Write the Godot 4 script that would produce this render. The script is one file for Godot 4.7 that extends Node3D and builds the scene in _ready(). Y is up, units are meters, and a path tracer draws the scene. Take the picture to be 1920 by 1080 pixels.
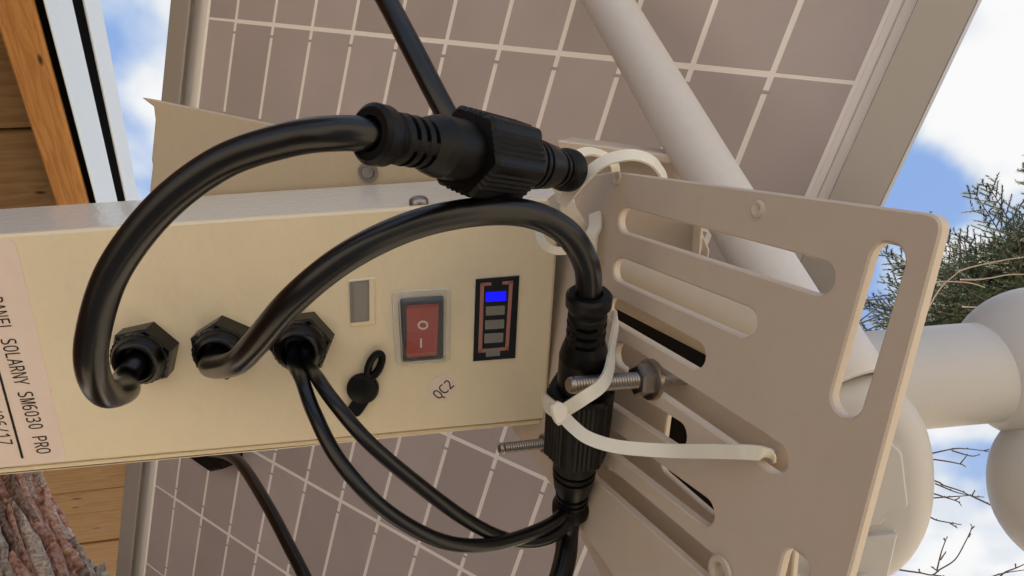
extends Node3D
# A solar camera kit seen from below. Measurements are taken in the camera's axes
# (x right, y up, -z forward, metres) and carried into the y-up world by CAM.

const F := 1304.0                     # focal length in photograph pixels (1920 x 1080)
var CAM := Transform3D()
var origin := {}                      # node -> world point its vertices are measured from
var rng := RandomNumberGenerator.new()
var M := {}

# ---------------------------------------------------------------- mesh builder
class MB:
	var v := PackedVector3Array()
	var n := PackedVector3Array()
	var t := PackedVector2Array()
	var c := PackedColorArray()
	var col := Color(1, 1, 1)
	var colored := false
	func tri(a: Vector3, b: Vector3, d: Vector3, na: Vector3, nb: Vector3, nd: Vector3, ua := Vector2.ZERO, ub := Vector2.ZERO, ud := Vector2.ZERO):
		if (b - a).cross(d - a).dot(na + nb + nd) > 0.0:
			v.append_array([a, d, b]); n.append_array([na, nd, nb]); t.append_array([ua, ud, ub])
		else:
			v.append_array([a, b, d]); n.append_array([na, nb, nd]); t.append_array([ua, ub, ud])
		if colored:
			c.append_array([col, col, col])
	func flat(a: Vector3, b: Vector3, d: Vector3, nn: Vector3, ua := Vector2.ZERO, ub := Vector2.ZERO, ud := Vector2.ZERO):
		tri(a, b, d, nn, nn, nn, ua, ub, ud)
	func quad(a: Vector3, b: Vector3, d: Vector3, e: Vector3, out: Vector3):
		# out: any vector on the outer side
		var nn := (b - a).cross(e - a)
		if nn.length() < 1e-14:
			nn = (d - b).cross(e - b)
		nn = nn.normalized()
		if nn.dot(out) < 0.0:
			nn = -nn
		var lu := (b - a).length(); var lv := (e - a).length()
		flat(a, b, d, nn, Vector2(0, 0), Vector2(lu, 0), Vector2(lu, lv))
		flat(a, d, e, nn, Vector2(0, 0), Vector2(lu, lv), Vector2(0, lv))

class Pl:                              # a plane in camera axes
	var nrm: Vector3
	var k: float
	var o: Vector3
	var x: Vector3
	var y: Vector3
	func _init(p: Vector3, nn: Vector3):
		nrm = nn.normalized(); k = nrm.dot(p); o = p
		x = Vector3(1, 0, 0); x = (x - nrm * x.dot(nrm)).normalized(); y = nrm.cross(x).normalized()
	func off(h: float) -> Pl:
		return Pl.new(o + nrm * h, nrm)
	func at(px: float, py: float) -> Vector3:
		var r := Vector3((px - 960.0) / 1304.0, (540.0 - py) / 1304.0, -1.0)
		return r * (k / nrm.dot(r))
	func two(p: Vector3) -> Vector2:
		return Vector2((p - o).dot(x), (p - o).dot(y))
	func three(q: Vector2) -> Vector3:
		return o + x * q.x + y * q.y

func U(px: float, py: float, d: float) -> Vector3:
	return Vector3((px - 960.0) / F, (540.0 - py) / F, -1.0) * d

# a flat piece with bevelled front edge: outer and holes in the plane's own 2D metres
func ccw(p: PackedVector2Array) -> PackedVector2Array:
	var q := p.duplicate()
	if Geometry2D.is_polygon_clockwise(q):
		q.reverse()
	return q

func inset(p: PackedVector2Array, b: float) -> PackedVector2Array:      # p counter-clockwise: inwards for b > 0
	var q := PackedVector2Array()
	var m := p.size()
	for i in m:
		var e0 := (p[i] - p[(i + m - 1) % m]).normalized()
		var e1 := (p[(i + 1) % m] - p[i]).normalized()
		var n0 := Vector2(-e0.y, e0.x); var n1 := Vector2(-e1.y, e1.x)
		var s := n0 + n1
		var l := s.length()
		if l < 0.2:
			s = n0; l = 1.0
		s /= l
		q.append(p[i] + s * b / max(0.35, s.dot(n0)))
	return q

func slab(mb: MB, pl: Pl, outer: PackedVector2Array, t: float, b := 0.0, holes := [], strip := 0.004, uvx := Vector2.RIGHT, uvo := Vector2.ZERO):
	outer = ccw(outer)
	var uvy := Vector2(-uvx.y, uvx.x)
	var front := inset(outer, b)
	var hs := []; var hg := []
	for h in holes:
		var hh: PackedVector2Array = ccw(h)
		hs.append(hh); hg.append(inset(hh, -b))
	var parts := []
	if holes.is_empty():
		parts = [front]
	else:
		var lo := INF; var hi := -INF; var xl := INF; var xh := -INF
		for q in front:
			lo = min(lo, q.y); hi = max(hi, q.y); xl = min(xl, q.x); xh = max(xh, q.x)
		var y := lo
		while y < hi:
			var band := PackedVector2Array([Vector2(xl - 1, y), Vector2(xh + 1, y), Vector2(xh + 1, y + strip), Vector2(xl - 1, y + strip)])
			var cur = Geometry2D.intersect_polygons(front, band)
			for h in hg:
				var nxt := []
				for c in cur:
					nxt.append_array(Geometry2D.clip_polygons(c, h))
				cur = nxt
			parts.append_array(cur)
			y += strip
	for part in parts:
		var ix := Geometry2D.triangulate_polygon(part)
		for i in range(0, ix.size(), 3):
			var q := [part[ix[i]], part[ix[i + 1]], part[ix[i + 2]]]
			var w := []
			for a in q: w.append(Vector2(a.dot(uvx), a.dot(uvy)) + uvo)
			mb.flat(pl.three(q[0]), pl.three(q[1]), pl.three(q[2]), pl.nrm, w[0], w[1], w[2])
			if t > 0.0:
				mb.flat(pl.three(q[0]) - pl.nrm * t, pl.three(q[1]) - pl.nrm * t, pl.three(q[2]) - pl.nrm * t, -pl.nrm, w[0], w[1], w[2])
	var rims := [[outer, front, 1.0]]
	for i in hs.size(): rims.append([hs[i], hg[i], -1.0])
	for r in rims:
		var o: PackedVector2Array = r[0]; var f: PackedVector2Array = r[1]
		var m := o.size()
		for i in m:
			var j := (i + 1) % m
			var e := (o[j] - o[i])
			if e.length() < 1e-7: continue
			var nn: Vector2 = Vector2(e.y, -e.x).normalized() * r[2]
			var out: Vector3 = pl.x * nn.x + pl.y * nn.y
			if b > 0.0:
				mb.quad(pl.three(f[i]), pl.three(f[j]), pl.three(o[j]) - pl.nrm * b, pl.three(o[i]) - pl.nrm * b, out + pl.nrm)
			if t > b:
				mb.quad(pl.three(o[i]) - pl.nrm * b, pl.three(o[j]) - pl.nrm * b, pl.three(o[j]) - pl.nrm * t, pl.three(o[i]) - pl.nrm * t, out)
				if b > 0.0:
					mb.quad(pl.three(f[i]) - pl.nrm * t, pl.three(f[j]) - pl.nrm * t, pl.three(o[j]) - pl.nrm * t, pl.three(o[i]) - pl.nrm * t, -pl.nrm)

func px_poly(pl: Pl, pts: Array) -> PackedVector2Array:
	var q := PackedVector2Array()
	for p in pts: q.append(pl.two(pl.at(p[0], p[1])))
	return q

func round_poly(p: PackedVector2Array, r: float, steps := 5) -> PackedVector2Array:
	var q := PackedVector2Array()
	var m := p.size()
	for i in m:
		var a := p[(i + m - 1) % m]; var b := p[i]; var c := p[(i + 1) % m]
		var ra: float = min(r, min((a - b).length(), (c - b).length()) * 0.45)
		var s := b + (a - b).normalized() * ra; var e := b + (c - b).normalized() * ra
		for k in steps + 1:
			var u := float(k) / steps
			q.append(s.lerp(b, u).lerp(b.lerp(e, u), u))
	return q

func capsule(a: Vector2, b: Vector2, r: float, steps := 10) -> PackedVector2Array:
	var q := PackedVector2Array()
	var ang := (b - a).angle()
	for k in steps + 1: q.append(b + Vector2.from_angle(ang - PI / 2 + PI * k / steps) * r)
	for k in steps + 1: q.append(a + Vector2.from_angle(ang + PI / 2 + PI * k / steps) * r)
	return q

func disc(c: Vector2, r: float, steps := 28, phase := 0.0) -> PackedVector2Array:
	var q := PackedVector2Array()
	for k in steps: q.append(c + Vector2.from_angle(TAU * k / steps + phase) * r)
	return q

func spline(pts: Array, per := 10) -> PackedVector3Array:      # Catmull-Rom
	var q := PackedVector3Array()
	var m := pts.size()
	for i in m - 1:
		var p0: Vector3 = pts[max(i - 1, 0)]; var p1: Vector3 = pts[i]; var p2: Vector3 = pts[i + 1]; var p3: Vector3 = pts[min(i + 2, m - 1)]
		if i == 0: p0 = p1 * 2.0 - p2
		if i == m - 2: p3 = p2 * 2.0 - p1
		for k in per:
			q.append(p1.cubic_interpolate(p2, p0, p3, float(k) / per))
	q.append(pts[m - 1])
	return q

func tube(mb: MB, pts: PackedVector3Array, r0: float, r1: float, seg := 18, caps := true, flatten := 1.0, updir := Vector3.ZERO):
	var m := pts.size()
	var tan := PackedVector3Array()
	for i in m: tan.append((pts[min(i + 1, m - 1)] - pts[max(i - 1, 0)]).normalized())
	var nx := updir if updir != Vector3.ZERO else tan[0].cross(Vector3(0.3, 0.8, 0.5))
	nx = (nx - tan[0] * nx.dot(tan[0])).normalized()
	var ring0 := PackedVector3Array(); var nrm0 := PackedVector3Array()
	var len := 0.0
	for i in m:
		if updir != Vector3.ZERO: nx = updir
		nx = (nx - tan[i] * nx.dot(tan[i])).normalized()
		var ny := tan[i].cross(nx)
		var r: float = lerp(r0, r1, float(i) / (m - 1))
		var ring := PackedVector3Array(); var nrm := PackedVector3Array()
		for k in seg + 1:
			var a := TAU * k / seg
			ring.append(pts[i] + nx * cos(a) * r * flatten + ny * sin(a) * r)
			nrm.append((nx * cos(a) / flatten + ny * sin(a)).normalized())
		var l1 := len
		if i > 0:
			l1 = len + (pts[i] - pts[i - 1]).length()
			for k in seg:
				var ua := Vector2(float(k) / seg, len); var ub := Vector2(float(k + 1) / seg, len)
				var uc := Vector2(float(k + 1) / seg, l1); var ud := Vector2(float(k) / seg, l1)
				mb.tri(ring0[k], ring0[k + 1], ring[k + 1], nrm0[k], nrm0[k + 1], nrm[k + 1], ua, ub, uc)
				mb.tri(ring0[k], ring[k + 1], ring[k], nrm0[k], nrm[k + 1], nrm[k], ua, uc, ud)
		if caps and (i == 0 or i == m - 1):
			var cn := -tan[0] if i == 0 else tan[i]
			for k in seg: mb.flat(pts[i], ring[k], ring[k + 1], cn)
		ring0 = ring; nrm0 = nrm; len = l1

# a turned shape: prof = [[along axis, radius], ...]; creases where the profile bends sharply
func lathe(mb: MB, o: Vector3, axis: Vector3, prof: Array, seg := 32, wave = null):
	var ax := axis.normalized()
	var nx := ax.cross(Vector3(0.2, 0.9, 0.4)).normalized(); var ny := ax.cross(nx)
	for i in prof.size() - 1:
		var s0: float = prof[i][0]; var r0: float = prof[i][1]; var s1: float = prof[i + 1][0]; var r1: float = prof[i + 1][1]
		var d := Vector2(s1 - s0, r1 - r0)
		if d.length() < 1e-7: continue
		d = d.normalized()
		var nf := Vector2(-d.y, d.x)
		var na := nf; var nb := nf
		if i > 0:
			var e := Vector2(s0 - prof[i - 1][0], r0 - prof[i - 1][1]).normalized()
			if e.dot(d) > 0.75: na = (nf + Vector2(-e.y, e.x)).normalized()
		if i < prof.size() - 2:
			var e2 := Vector2(prof[i + 2][0] - s1, prof[i + 2][1] - r1).normalized()
			if e2.dot(d) > 0.75: nb = (nf + Vector2(-e2.y, e2.x)).normalized()
		for k in seg:
			var a := TAU * k / seg; var b := TAU * (k + 1) / seg
			var ra := 1.0; var rb := 1.0
			var rc := 1.0; var re := 1.0
			if wave != null:
				ra = wave.call(a, s0); rb = wave.call(b, s0); rc = wave.call(a, s1); re = wave.call(b, s1)
			var da := nx * cos(a) + ny * sin(a); var db := nx * cos(b) + ny * sin(b)
			var p := o + ax * s0 + da * r0 * ra; var q := o + ax * s0 + db * r0 * rb
			var u := o + ax * s1 + db * r1 * re; var w := o + ax * s1 + da * r1 * rc
			if wave != null:
				mb.quad(p, q, u, w, (da + db) * nf.y + ax * nf.x)
			else:
				var n0 := ax * na.x + da * na.y; var n1 := ax * na.x + db * na.y
				var n2 := ax * nb.x + db * nb.y; var n3 := ax * nb.x + da * nb.y
				mb.tri(p, q, u, n0, n1, n2); mb.tri(p, u, w, n0, n2, n3)

func blob(mb: MB, c: Vector3, ax: Vector3, ay: Vector3, az: Vector3, e := 2.0, nu := 40, nv := 24):     # superellipsoid
	var f := func(x: float) -> float: return sign(x) * pow(abs(x), 2.0 / e)
	var g := func(x: float) -> float: return sign(x) * pow(abs(x), 2.0 - 2.0 / e)
	var P := []; var N := []
	for j in nv + 1:
		var b := -PI / 2 + PI * j / nv
		for i in nu + 1:
			var a := TAU * i / nu
			P.append(c + ax * f.call(cos(b)) * f.call(cos(a)) + ay * f.call(sin(b)) + az * f.call(cos(b)) * f.call(sin(a)))
			var q: Vector3 = ax / ax.length_squared() * g.call(cos(b)) * g.call(cos(a)) + ay / ay.length_squared() * g.call(sin(b)) + az / az.length_squared() * g.call(cos(b)) * g.call(sin(a))
			N.append(q.normalized())
	for j in nv:
		for i in nu:
			var k := j * (nu + 1) + i; var l := k + nu + 1
			mb.tri(P[k], P[k + 1], P[l + 1], N[k], N[k + 1], N[l + 1]); mb.tri(P[k], P[l + 1], P[l], N[k], N[l + 1], N[l])

# a flat-fronted body with generously rounded edges
func puff(mb: MB, pl: Pl, outer: PackedVector2Array, t: float, r: float, steps := 8):
	outer = ccw(outer)
	var m := outer.size()
	var nor := PackedVector2Array()
	for i in m:
		var e := (outer[(i + 1) % m] - outer[(i + m - 1) % m]).normalized()
		nor.append(Vector2(e.y, -e.x))
	var P := []; var N := []
	for k in steps + 1:
		var a := PI / 2 * k / steps
		var row := PackedVector3Array(); var rn := PackedVector3Array()
		for i in m:
			var q := outer[i] - nor[i] * r * (1.0 - sin(a))
			var o3 := pl.x * nor[i].x + pl.y * nor[i].y
			row.append(pl.three(q) - pl.nrm * r * (1.0 - cos(a))); rn.append((o3 * sin(a) + pl.nrm * cos(a)).normalized())
		P.append(row); N.append(rn)
	var back := PackedVector3Array()
	for i in m: back.append(pl.three(outer[i]) - pl.nrm * t)
	P.append(back); N.append(N[steps])
	for k in steps + 1:
		for i in m:
			var j := (i + 1) % m
			mb.tri(P[k][i], P[k][j], P[k + 1][j], N[k][i], N[k][j], N[k + 1][j]); mb.tri(P[k][i], P[k + 1][j], P[k + 1][i], N[k][i], N[k + 1][j], N[k + 1][i])
	for k in [0, steps + 1]:
		var c := Vector3.ZERO
		for p in P[k]: c += p / m
		for i in m: mb.flat(c, P[k][i], P[k][(i + 1) % m], pl.nrm * (1.0 if k == 0 else -1.0))

# ---------------------------------------------------------------- scene tree
var used := {}
func numbered(s: String) -> String:
	used[s] = used.get(s, 0) + 1
	return s if used[s] == 1 else "%s_%03d" % [s, used[s] - 1]

func thing(called: String, label: String, category: String, base: Vector3, group := "") -> Node3D:
	var o := Node3D.new()
	o.name = numbered(called)
	add_child(o)
	o.position = CAM * base
	origin[o] = o.position
	o.set_meta("label", label); o.set_meta("category", category)
	if group != "": o.set_meta("group", group)
	return o

func part(called: String, mb: MB, mat: Material, parent: Node3D, label := "") -> MeshInstance3D:
	var off: Vector3 = origin[parent]
	var vv := PackedVector3Array(); var nn := PackedVector3Array()
	vv.resize(mb.v.size()); nn.resize(mb.v.size())
	for i in mb.v.size():
		vv[i] = CAM * mb.v[i] - off
		nn[i] = CAM.basis * mb.n[i]
	var arr := []
	arr.resize(Mesh.ARRAY_MAX)
	arr[Mesh.ARRAY_VERTEX] = vv; arr[Mesh.ARRAY_NORMAL] = nn; arr[Mesh.ARRAY_TEX_UV] = mb.t
	if mb.colored: arr[Mesh.ARRAY_COLOR] = mb.c
	var mesh := ArrayMesh.new()
	mesh.add_surface_from_arrays(Mesh.PRIMITIVE_TRIANGLES, arr)
	mesh.surface_set_material(0, mat)
	var o := MeshInstance3D.new()
	o.mesh = mesh
	o.name = called
	parent.add_child(o, true)
	origin[o] = off
	if label != "": o.set_meta("label", label)
	return o

func text_on(pl: Pl, s: String, a: Vector3, along: Vector3, em: float, squeeze: float, font: String, mat: Material, parent: Node3D, called := "lettering", weight := 400):
	var f := SystemFont.new()
	f.font_names = PackedStringArray([font]); f.font_weight = weight
	var t := TextMesh.new()
	t.text = s; t.font = f; t.font_size = 64; t.pixel_size = 1.0 / 64.0; t.depth = 0.0
	t.horizontal_alignment = HORIZONTAL_ALIGNMENT_LEFT; t.vertical_alignment = VERTICAL_ALIGNMENT_CENTER
	t.curve_step = 0.4; t.depth = 0.02
	t.material = mat
	var o := MeshInstance3D.new()
	o.mesh = t; o.name = called
	parent.add_child(o, true)
	var x := (along - pl.nrm * along.dot(pl.nrm)).normalized()
	var y := pl.nrm.cross(x)
	var b := Basis(CAM.basis * x * em * squeeze, CAM.basis * y * em, CAM.basis * pl.nrm * 0.004)
	o.transform = Transform3D(b, CAM * (a + pl.nrm * 0.00012) - origin[parent])

# ---------------------------------------------------------------- materials
func srgb(r: float, g: float, b: float) -> Color:
	return Color(r, g, b).linear_to_srgb()

func noise_tex(seed_: int, freq: float, octs: int, ramp = null, normal := false, strength := 2.0, size := 512, kind := FastNoiseLite.TYPE_SIMPLEX_SMOOTH) -> NoiseTexture2D:
	var f := FastNoiseLite.new()
	f.noise_type = kind; f.seed = seed_; f.frequency = freq
	f.fractal_type = FastNoiseLite.FRACTAL_FBM; f.fractal_octaves = octs
	var t := NoiseTexture2D.new()
	t.width = size; t.height = size; t.seamless = true; t.noise = f
	if normal:
		t.as_normal_map = true; t.bump_strength = strength
	if ramp != null:
		var g := Gradient.new()
		g.offsets = PackedFloat32Array(ramp[0]); g.colors = PackedColorArray(ramp[1])
		t.color_ramp = g
	return t

func mat(c: Color, rough: float, metal := 0.0) -> StandardMaterial3D:
	var m := StandardMaterial3D.new()
	m.albedo_color = c; m.roughness = rough; m.metallic = metal
	return m

func tri(m: StandardMaterial3D, s: float) -> StandardMaterial3D:
	m.uv1_triplanar = true; m.uv1_world_triplanar = true; m.uv1_scale = Vector3.ONE * s
	return m

func bump(m: StandardMaterial3D, t: Texture2D, s: float) -> StandardMaterial3D:
	m.normal_enabled = true; m.normal_texture = t; m.normal_scale = s
	return m

func wood_image(seed_: int, light: Color, dark: Color, knots: int) -> ImageTexture:
	var f := FastNoiseLite.new(); f.seed = seed_; f.frequency = 1.0; f.fractal_octaves = 3
	var W := 512; var H := 256
	var r := RandomNumberGenerator.new(); r.seed = seed_
	var kn := []
	for i in knots: kn.append([r.randf() * W, r.randf() * H, r.randf_range(3.0, 7.0)])
	var im := Image.create(W, H, false, Image.FORMAT_RGB8)
	for y in H:
		for x in W:
			var yy := float(y); var k := 0.0
			for q in kn:
				var dx: float = (x - q[0]) / 2.2; var dy: float = y - q[1]
				var d2 := dx * dx + dy * dy
				yy += dy * 2.2 * exp(-d2 / (q[2] * q[2] * 9.0))
				k = max(k, exp(-d2 / (q[2] * q[2])))
			var a := f.get_noise_2d(x * 0.006, yy * 0.075) * 0.5 + 0.5
			var g := f.get_noise_2d(x * 0.02 + 50.0, yy * 0.42) * 0.5 + 0.5
			var band := 0.5 + 0.5 * sin(yy * 0.32 + 9.0 * a)
			var w: float = clamp(0.45 * band * band + 0.35 * g + 0.35 * a - 0.15, 0.0, 1.0)
			var c := light.lerp(dark, w)
			c = c.lerp(dark * Color(0.35, 0.3, 0.25), clamp(k * 1.3 - 0.25, 0.0, 1.0))
			im.set_pixel(x, y, c)
	im.generate_mipmaps()
	return ImageTexture.create_from_image(im)

func make_materials():
	var peel := noise_tex(11, 0.03, 3, null, true, 3.0)
	var dust := noise_tex(12, 0.012, 5, [[0.0, 0.5, 1.0], [Color(0.975, 0.975, 0.975), Color(1, 1, 1), Color(0.985, 0.98, 0.97)]])
	# cream powder coat of the box
	var m := mat(Color(0.90, 0.85, 0.74), 0.34); m.albedo_texture = dust
	M.cream = bump(tri(m, 14.0), peel, 0.22)
	m = mat(Color(0.80, 0.745, 0.685), 0.42); m.albedo_texture = dust
	M.ivory = bump(tri(m, 11.0), peel, 0.2)
	m = mat(Color(0.72, 0.66, 0.57), 0.45); m.albedo_texture = dust
	M.beige = bump(tri(m, 11.0), peel, 0.2)
	m = mat(Color(0.86, 0.85, 0.82), 0.13); m.albedo_texture = dust
	M.gloss = bump(tri(m, 18.0), peel, 0.3)
	M.white_plastic = bump(tri(mat(Color(0.78, 0.77, 0.755), 0.42), 20.0), peel, 0.12)
	m = mat(Color(0.022, 0.021, 0.024), 0.42); m.metallic_specular = 0.35
	M.black = bump(tri(m, 40.0), peel, 0.2)
	M.cable = bump(tri(mat(Color(0.03, 0.028, 0.032), 0.28), 60.0), peel, 0.12)
	M.cable.metallic_specular = 0.5
	M.black_gloss = bump(tri(mat(Color(0.025, 0.023, 0.026), 0.25), 50.0), peel, 0.15); M.black_gloss.metallic_specular = 0.4
	M.steel = bump(tri(mat(Color(0.60, 0.57, 0.54), 0.36, 1.0), 120.0), peel, 0.15)
	M.tie = mat(Color(0.88, 0.85, 0.80), 0.35); M.tie.subsurf_scatter_enabled = true; M.tie.subsurf_scatter_strength = 0.15
	M.paper = tri(mat(Color(0.90, 0.83, 0.79), 0.6), 10.0); M.paper.albedo_texture = dust
	M.ink = mat(Color(0.05, 0.045, 0.045), 0.6)
	M.rim = mat(Color(0.94, 0.92, 0.86, 0.5), 0.12); M.rim.transparency = BaseMaterial3D.TRANSPARENCY_ALPHA
	M.glass = mat(Color(0.95, 0.96, 0.95, 0.07), 0.04); M.glass.transparency = BaseMaterial3D.TRANSPARENCY_ALPHA
	M.frost = mat(Color(0.55, 0.54, 0.52), 0.25)
	M.red = mat(Color(0.60, 0.135, 0.055), 0.3)
	M.print_white = mat(Color(0.85, 0.80, 0.76), 0.5)
	M.display = mat(Color(0.025, 0.022, 0.028), 0.22)
	M.pink = mat(Color(0.66, 0.45, 0.40), 0.5)
	M.greybar = mat(Color(0.50, 0.49, 0.46), 0.4)
	M.blue = mat(Color(0.02, 0.02, 0.6), 0.4); M.blue.emission_enabled = true; M.blue.emission = Color(0.03, 0.03, 1.0); M.blue.emission_energy_multiplier = 0.9
	m = mat(Color(0.82, 0.805, 0.79), 0.38); m.albedo_texture = dust
	M.pale = bump(tri(m, 11.0), peel, 0.15)
	var sheen := noise_tex(15, 0.008, 5, [[0.0, 0.45, 1.0], [Color(0.55, 0.55, 0.55), Color(0.8, 0.8, 0.8), Color(1, 1, 1)]])
	for k in [M.cream, M.ivory, M.beige, M.white_plastic, M.pale]:
		k.roughness_texture = sheen; k.roughness = minf(k.roughness * 1.35, 0.7)
	# solar panel
	var cellnoise := noise_tex(21, 0.01, 4, [[0.0, 1.0], [Color(0.93, 0.93, 0.93), Color(1, 1, 1)]])
	M.cell = []
	for k in 4:
		var q := tri(mat(Color(0.76, 0.715, 0.715).darkened(0.02 * k), 0.42), 3.0); q.albedo_texture = cellnoise
		M.cell.append(q)
	M.backsheet = mat(Color(0.97, 0.95, 0.94), 0.45)
	M.alu = bump(tri(mat(Color(0.68, 0.66, 0.64), 0.4, 0.2), 30.0), peel, 0.06)
	# building
	M.soffit = []
	for k in 3:
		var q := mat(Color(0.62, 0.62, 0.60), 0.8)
		q.albedo_texture = wood_image(31 + k, Color(0.84, 0.68, 0.47), Color(0.68, 0.49, 0.30), 3)
		q.uv1_scale = Vector3(1.6, 3.2, 1)
		M.soffit.append(q)
	M.rafter = mat(Color(0.84, 0.79, 0.70), 0.8); M.rafter.albedo_texture = wood_image(41, Color(0.86, 0.66, 0.42), Color(0.68, 0.47, 0.26), 2); M.rafter.uv1_scale = Vector3(2.2, 6.0, 1)
	M.wall = tri(mat(Color(0.44, 0.30, 0.20), 0.8), 2.0)
	M.fascia = bump(tri(mat(Color(0.80, 0.84, 0.87), 0.5), 9.0), noise_tex(13, 0.2, 2, null, true, 4.0), 0.4)
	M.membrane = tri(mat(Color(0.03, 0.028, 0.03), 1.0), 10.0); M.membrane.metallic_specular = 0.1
	M.gravel = tri(mat(Color(1, 1, 1), 0.9), 0.6)
	M.gravel.albedo_texture = noise_tex(51, 0.05, 5, [[0.0, 0.5, 1.0], [Color(0.68, 0.62, 0.53), Color(0.80, 0.745, 0.655), Color(0.88, 0.84, 0.78)]])
	# bark
	var bc := noise_tex(61, 0.012, 5, [[0.0, 0.3, 0.5, 0.7, 1.0], [Color(0.28, 0.22, 0.19), Color(0.62, 0.49, 0.43), Color(0.74, 0.67, 0.62), Color(0.82, 0.79, 0.75), Color(0.93, 0.92, 0.88)]])
	M.bark = []
	for k in 4:
		var q := tri(mat([Color(0.92, 0.78, 0.72), Color(0.86, 0.86, 0.83), Color(0.70, 0.64, 0.61), Color(0.95, 0.94, 0.91)][k], 0.95), 13.0 + 3.0 * k)
		q.albedo_texture = bc
		bump(q, noise_tex(62 + k, 0.05, 5, null, true, 12.0), 1.0)
		M.bark.append(q)
	M.bark_core = tri(mat(Color(0.26, 0.18, 0.14), 0.95), 6.0)
	M.needle = mat(Color(1, 1, 1), 0.7); M.needle.vertex_color_use_as_albedo = true
	M.twig = mat(Color(0.30, 0.25, 0.22), 0.8)
	M.pale_twig = mat(Color(0.62, 0.56, 0.50), 0.8)
	M.birch_bark = tri(mat(Color(0.80, 0.78, 0.74), 0.8), 3.0)

# ---------------------------------------------------------------- sky
func make_sky() -> Sky:
	var f := FastNoiseLite.new(); f.seed = 5; f.frequency = 1.0; f.fractal_octaves = 5; f.fractal_gain = 0.52
	var W := 1536; var H := 768
	var im := Image.create(W, H, false, Image.FORMAT_RGB8)
	# cloud banks (+) and clear gaps (-) where the photograph shows them: pixel, angular size, weight
	var lobes := []
	for q in [[1880, 60, 0.16, 0.9], [1885, 255, 0.075, 1.1], [1765, 285, 0.07, -0.75], [1690, 350, 0.06, -0.7], [255, 30, 0.12, 0.15], [225, 60, 0.05, -0.35], [262, 320, 0.10, -0.35], [1770, 845, 0.035, -0.6], [1870, 890, 0.035, -0.6], [1830, 1010, 0.14, 0.9], [1800, 800, 0.05, 0.3], [1620, 600, 0.06, -0.5], [1760, 560, 0.06, 0.3]]:
		lobes.append([CAM.basis * U(q[0], q[1], 1.0).normalized(), q[2], q[3]])
	for y in H:
		var th := PI * (y + 0.5) / H
		for x in W:
			if y > H / 2 + 8:
				im.set_pixel(x, y, Color(0.62, 0.60, 0.57)); continue
			var ph := TAU * (x + 0.5) / W
			var d := Vector3(sin(th) * sin(ph), cos(th), -sin(th) * cos(ph))
			var s: Vector3 = d / maxf(d.y + 0.35, 0.35)
			var a := f.get_noise_3d(s.x * 1.5, s.z * 1.5, 3.0)
			var b := f.get_noise_3d(s.x * 5.0 + 9.0, s.z * 5.0, 7.0)
			var den := 0.02 + a * 1.1 + b * 0.6 + f.get_noise_3d(s.x * 17.0, s.z * 17.0, 1.0) * 0.22
			for q in lobes:
				var ca: float = d.dot(q[0])
				if ca > 0.9: den += q[2] * exp(-(2.0 - 2.0 * ca) / (q[1] * q[1]))
			var t: float = smoothstep(-0.34, 0.42, den)
			var up: float = clamp(d.y, 0.0, 1.0)
			var blue := Color(0.72, 0.81, 0.94).lerp(Color(0.52, 0.665, 0.91), pow(up, 0.6))
			var shade: float = smoothstep(0.1, 1.0, den + b * 0.9)
			var white := Color(0.90, 0.925, 0.96).lerp(Color(1.0, 1.0, 1.0), shade)
			im.set_pixel(x, y, blue.lerp(white, t))
	var ps := PanoramaSkyMaterial.new()
	ps.panorama = ImageTexture.create_from_image(im)
	var sky := Sky.new(); sky.sky_material = ps
	return sky

# ---------------------------------------------------------------- planes of the assembly
var BOX: Pl; var PLATE: Pl; var PANEL: Pl
var VPV := Vector2(-60, 3976)
var VPH := Vector2(-1250, -130)
var ZEN := Vector3(-0.174, 0.755, -0.631)

func _ready():
	rng.seed = 7
	# ---- camera
	ZEN = ZEN.normalized()
	var fw := Vector3(0, 0, -1)
	var h := (fw - ZEN * fw.dot(ZEN)).normalized()
	var xr := h.cross(ZEN)
	CAM.basis = Basis(xr, ZEN, -h).transposed()
	CAM.origin = Vector3(0, 1.75, 0)
	var cam := Camera3D.new()
	cam.name = "camera"; cam.fov = rad_to_deg(2.0 * atan(540.0 / F)); cam.near = 0.01; cam.far = 4000.0
	add_child(cam)
	cam.transform = CAM
	cam.current = true
	# ---- sky, sun, exposure
	var we := WorldEnvironment.new(); we.name = "environment"
	var env := Environment.new()
	env.background_mode = Environment.BG_SKY
	env.sky = make_sky()
	env.background_energy_multiplier = 0.62
	env.tonemap_mode = Environment.TONE_MAPPER_LINEAR
	env.tonemap_exposure = 1.55
	env.sdfgi_enabled = true; env.ssao_enabled = true; env.ssil_enabled = true
	we.environment = env
	add_child(we)
	var sun := DirectionalLight3D.new(); sun.name = "sun"
	sun.light_energy = 1.6; sun.light_angular_distance = 0.5; sun.light_color = Color(1.0, 0.95, 0.87); sun.shadow_enabled = true
	add_child(sun)
	var to_sun := (CAM.basis * Vector3(-0.40, 0.16, -0.90)).normalized()
	sun.look_at_from_position(to_sun * 10.0, Vector3.ZERO, Vector3.UP)
	make_materials()
	BOX = Pl.new(U(500, 600, 0.26), Vector3(0.08, -0.33, 0.94))
	PLATE = Pl.new(U(1215, 710, 0.223), Vector3(-0.89, 0.0, 0.45))
	PANEL = Pl.new(U(835, 92, 0.55), Vector3(-0.537, -0.156, 0.829))
	# ---- setting, then objects
	build_ground()
	build_roof()
	build_trunk()
	build_spruce()
	build_birch()
	build_panel()
	build_stand()
	build_box()
	build_bracket()
	build_security_camera()
	build_cables()
	build_ties()

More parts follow.
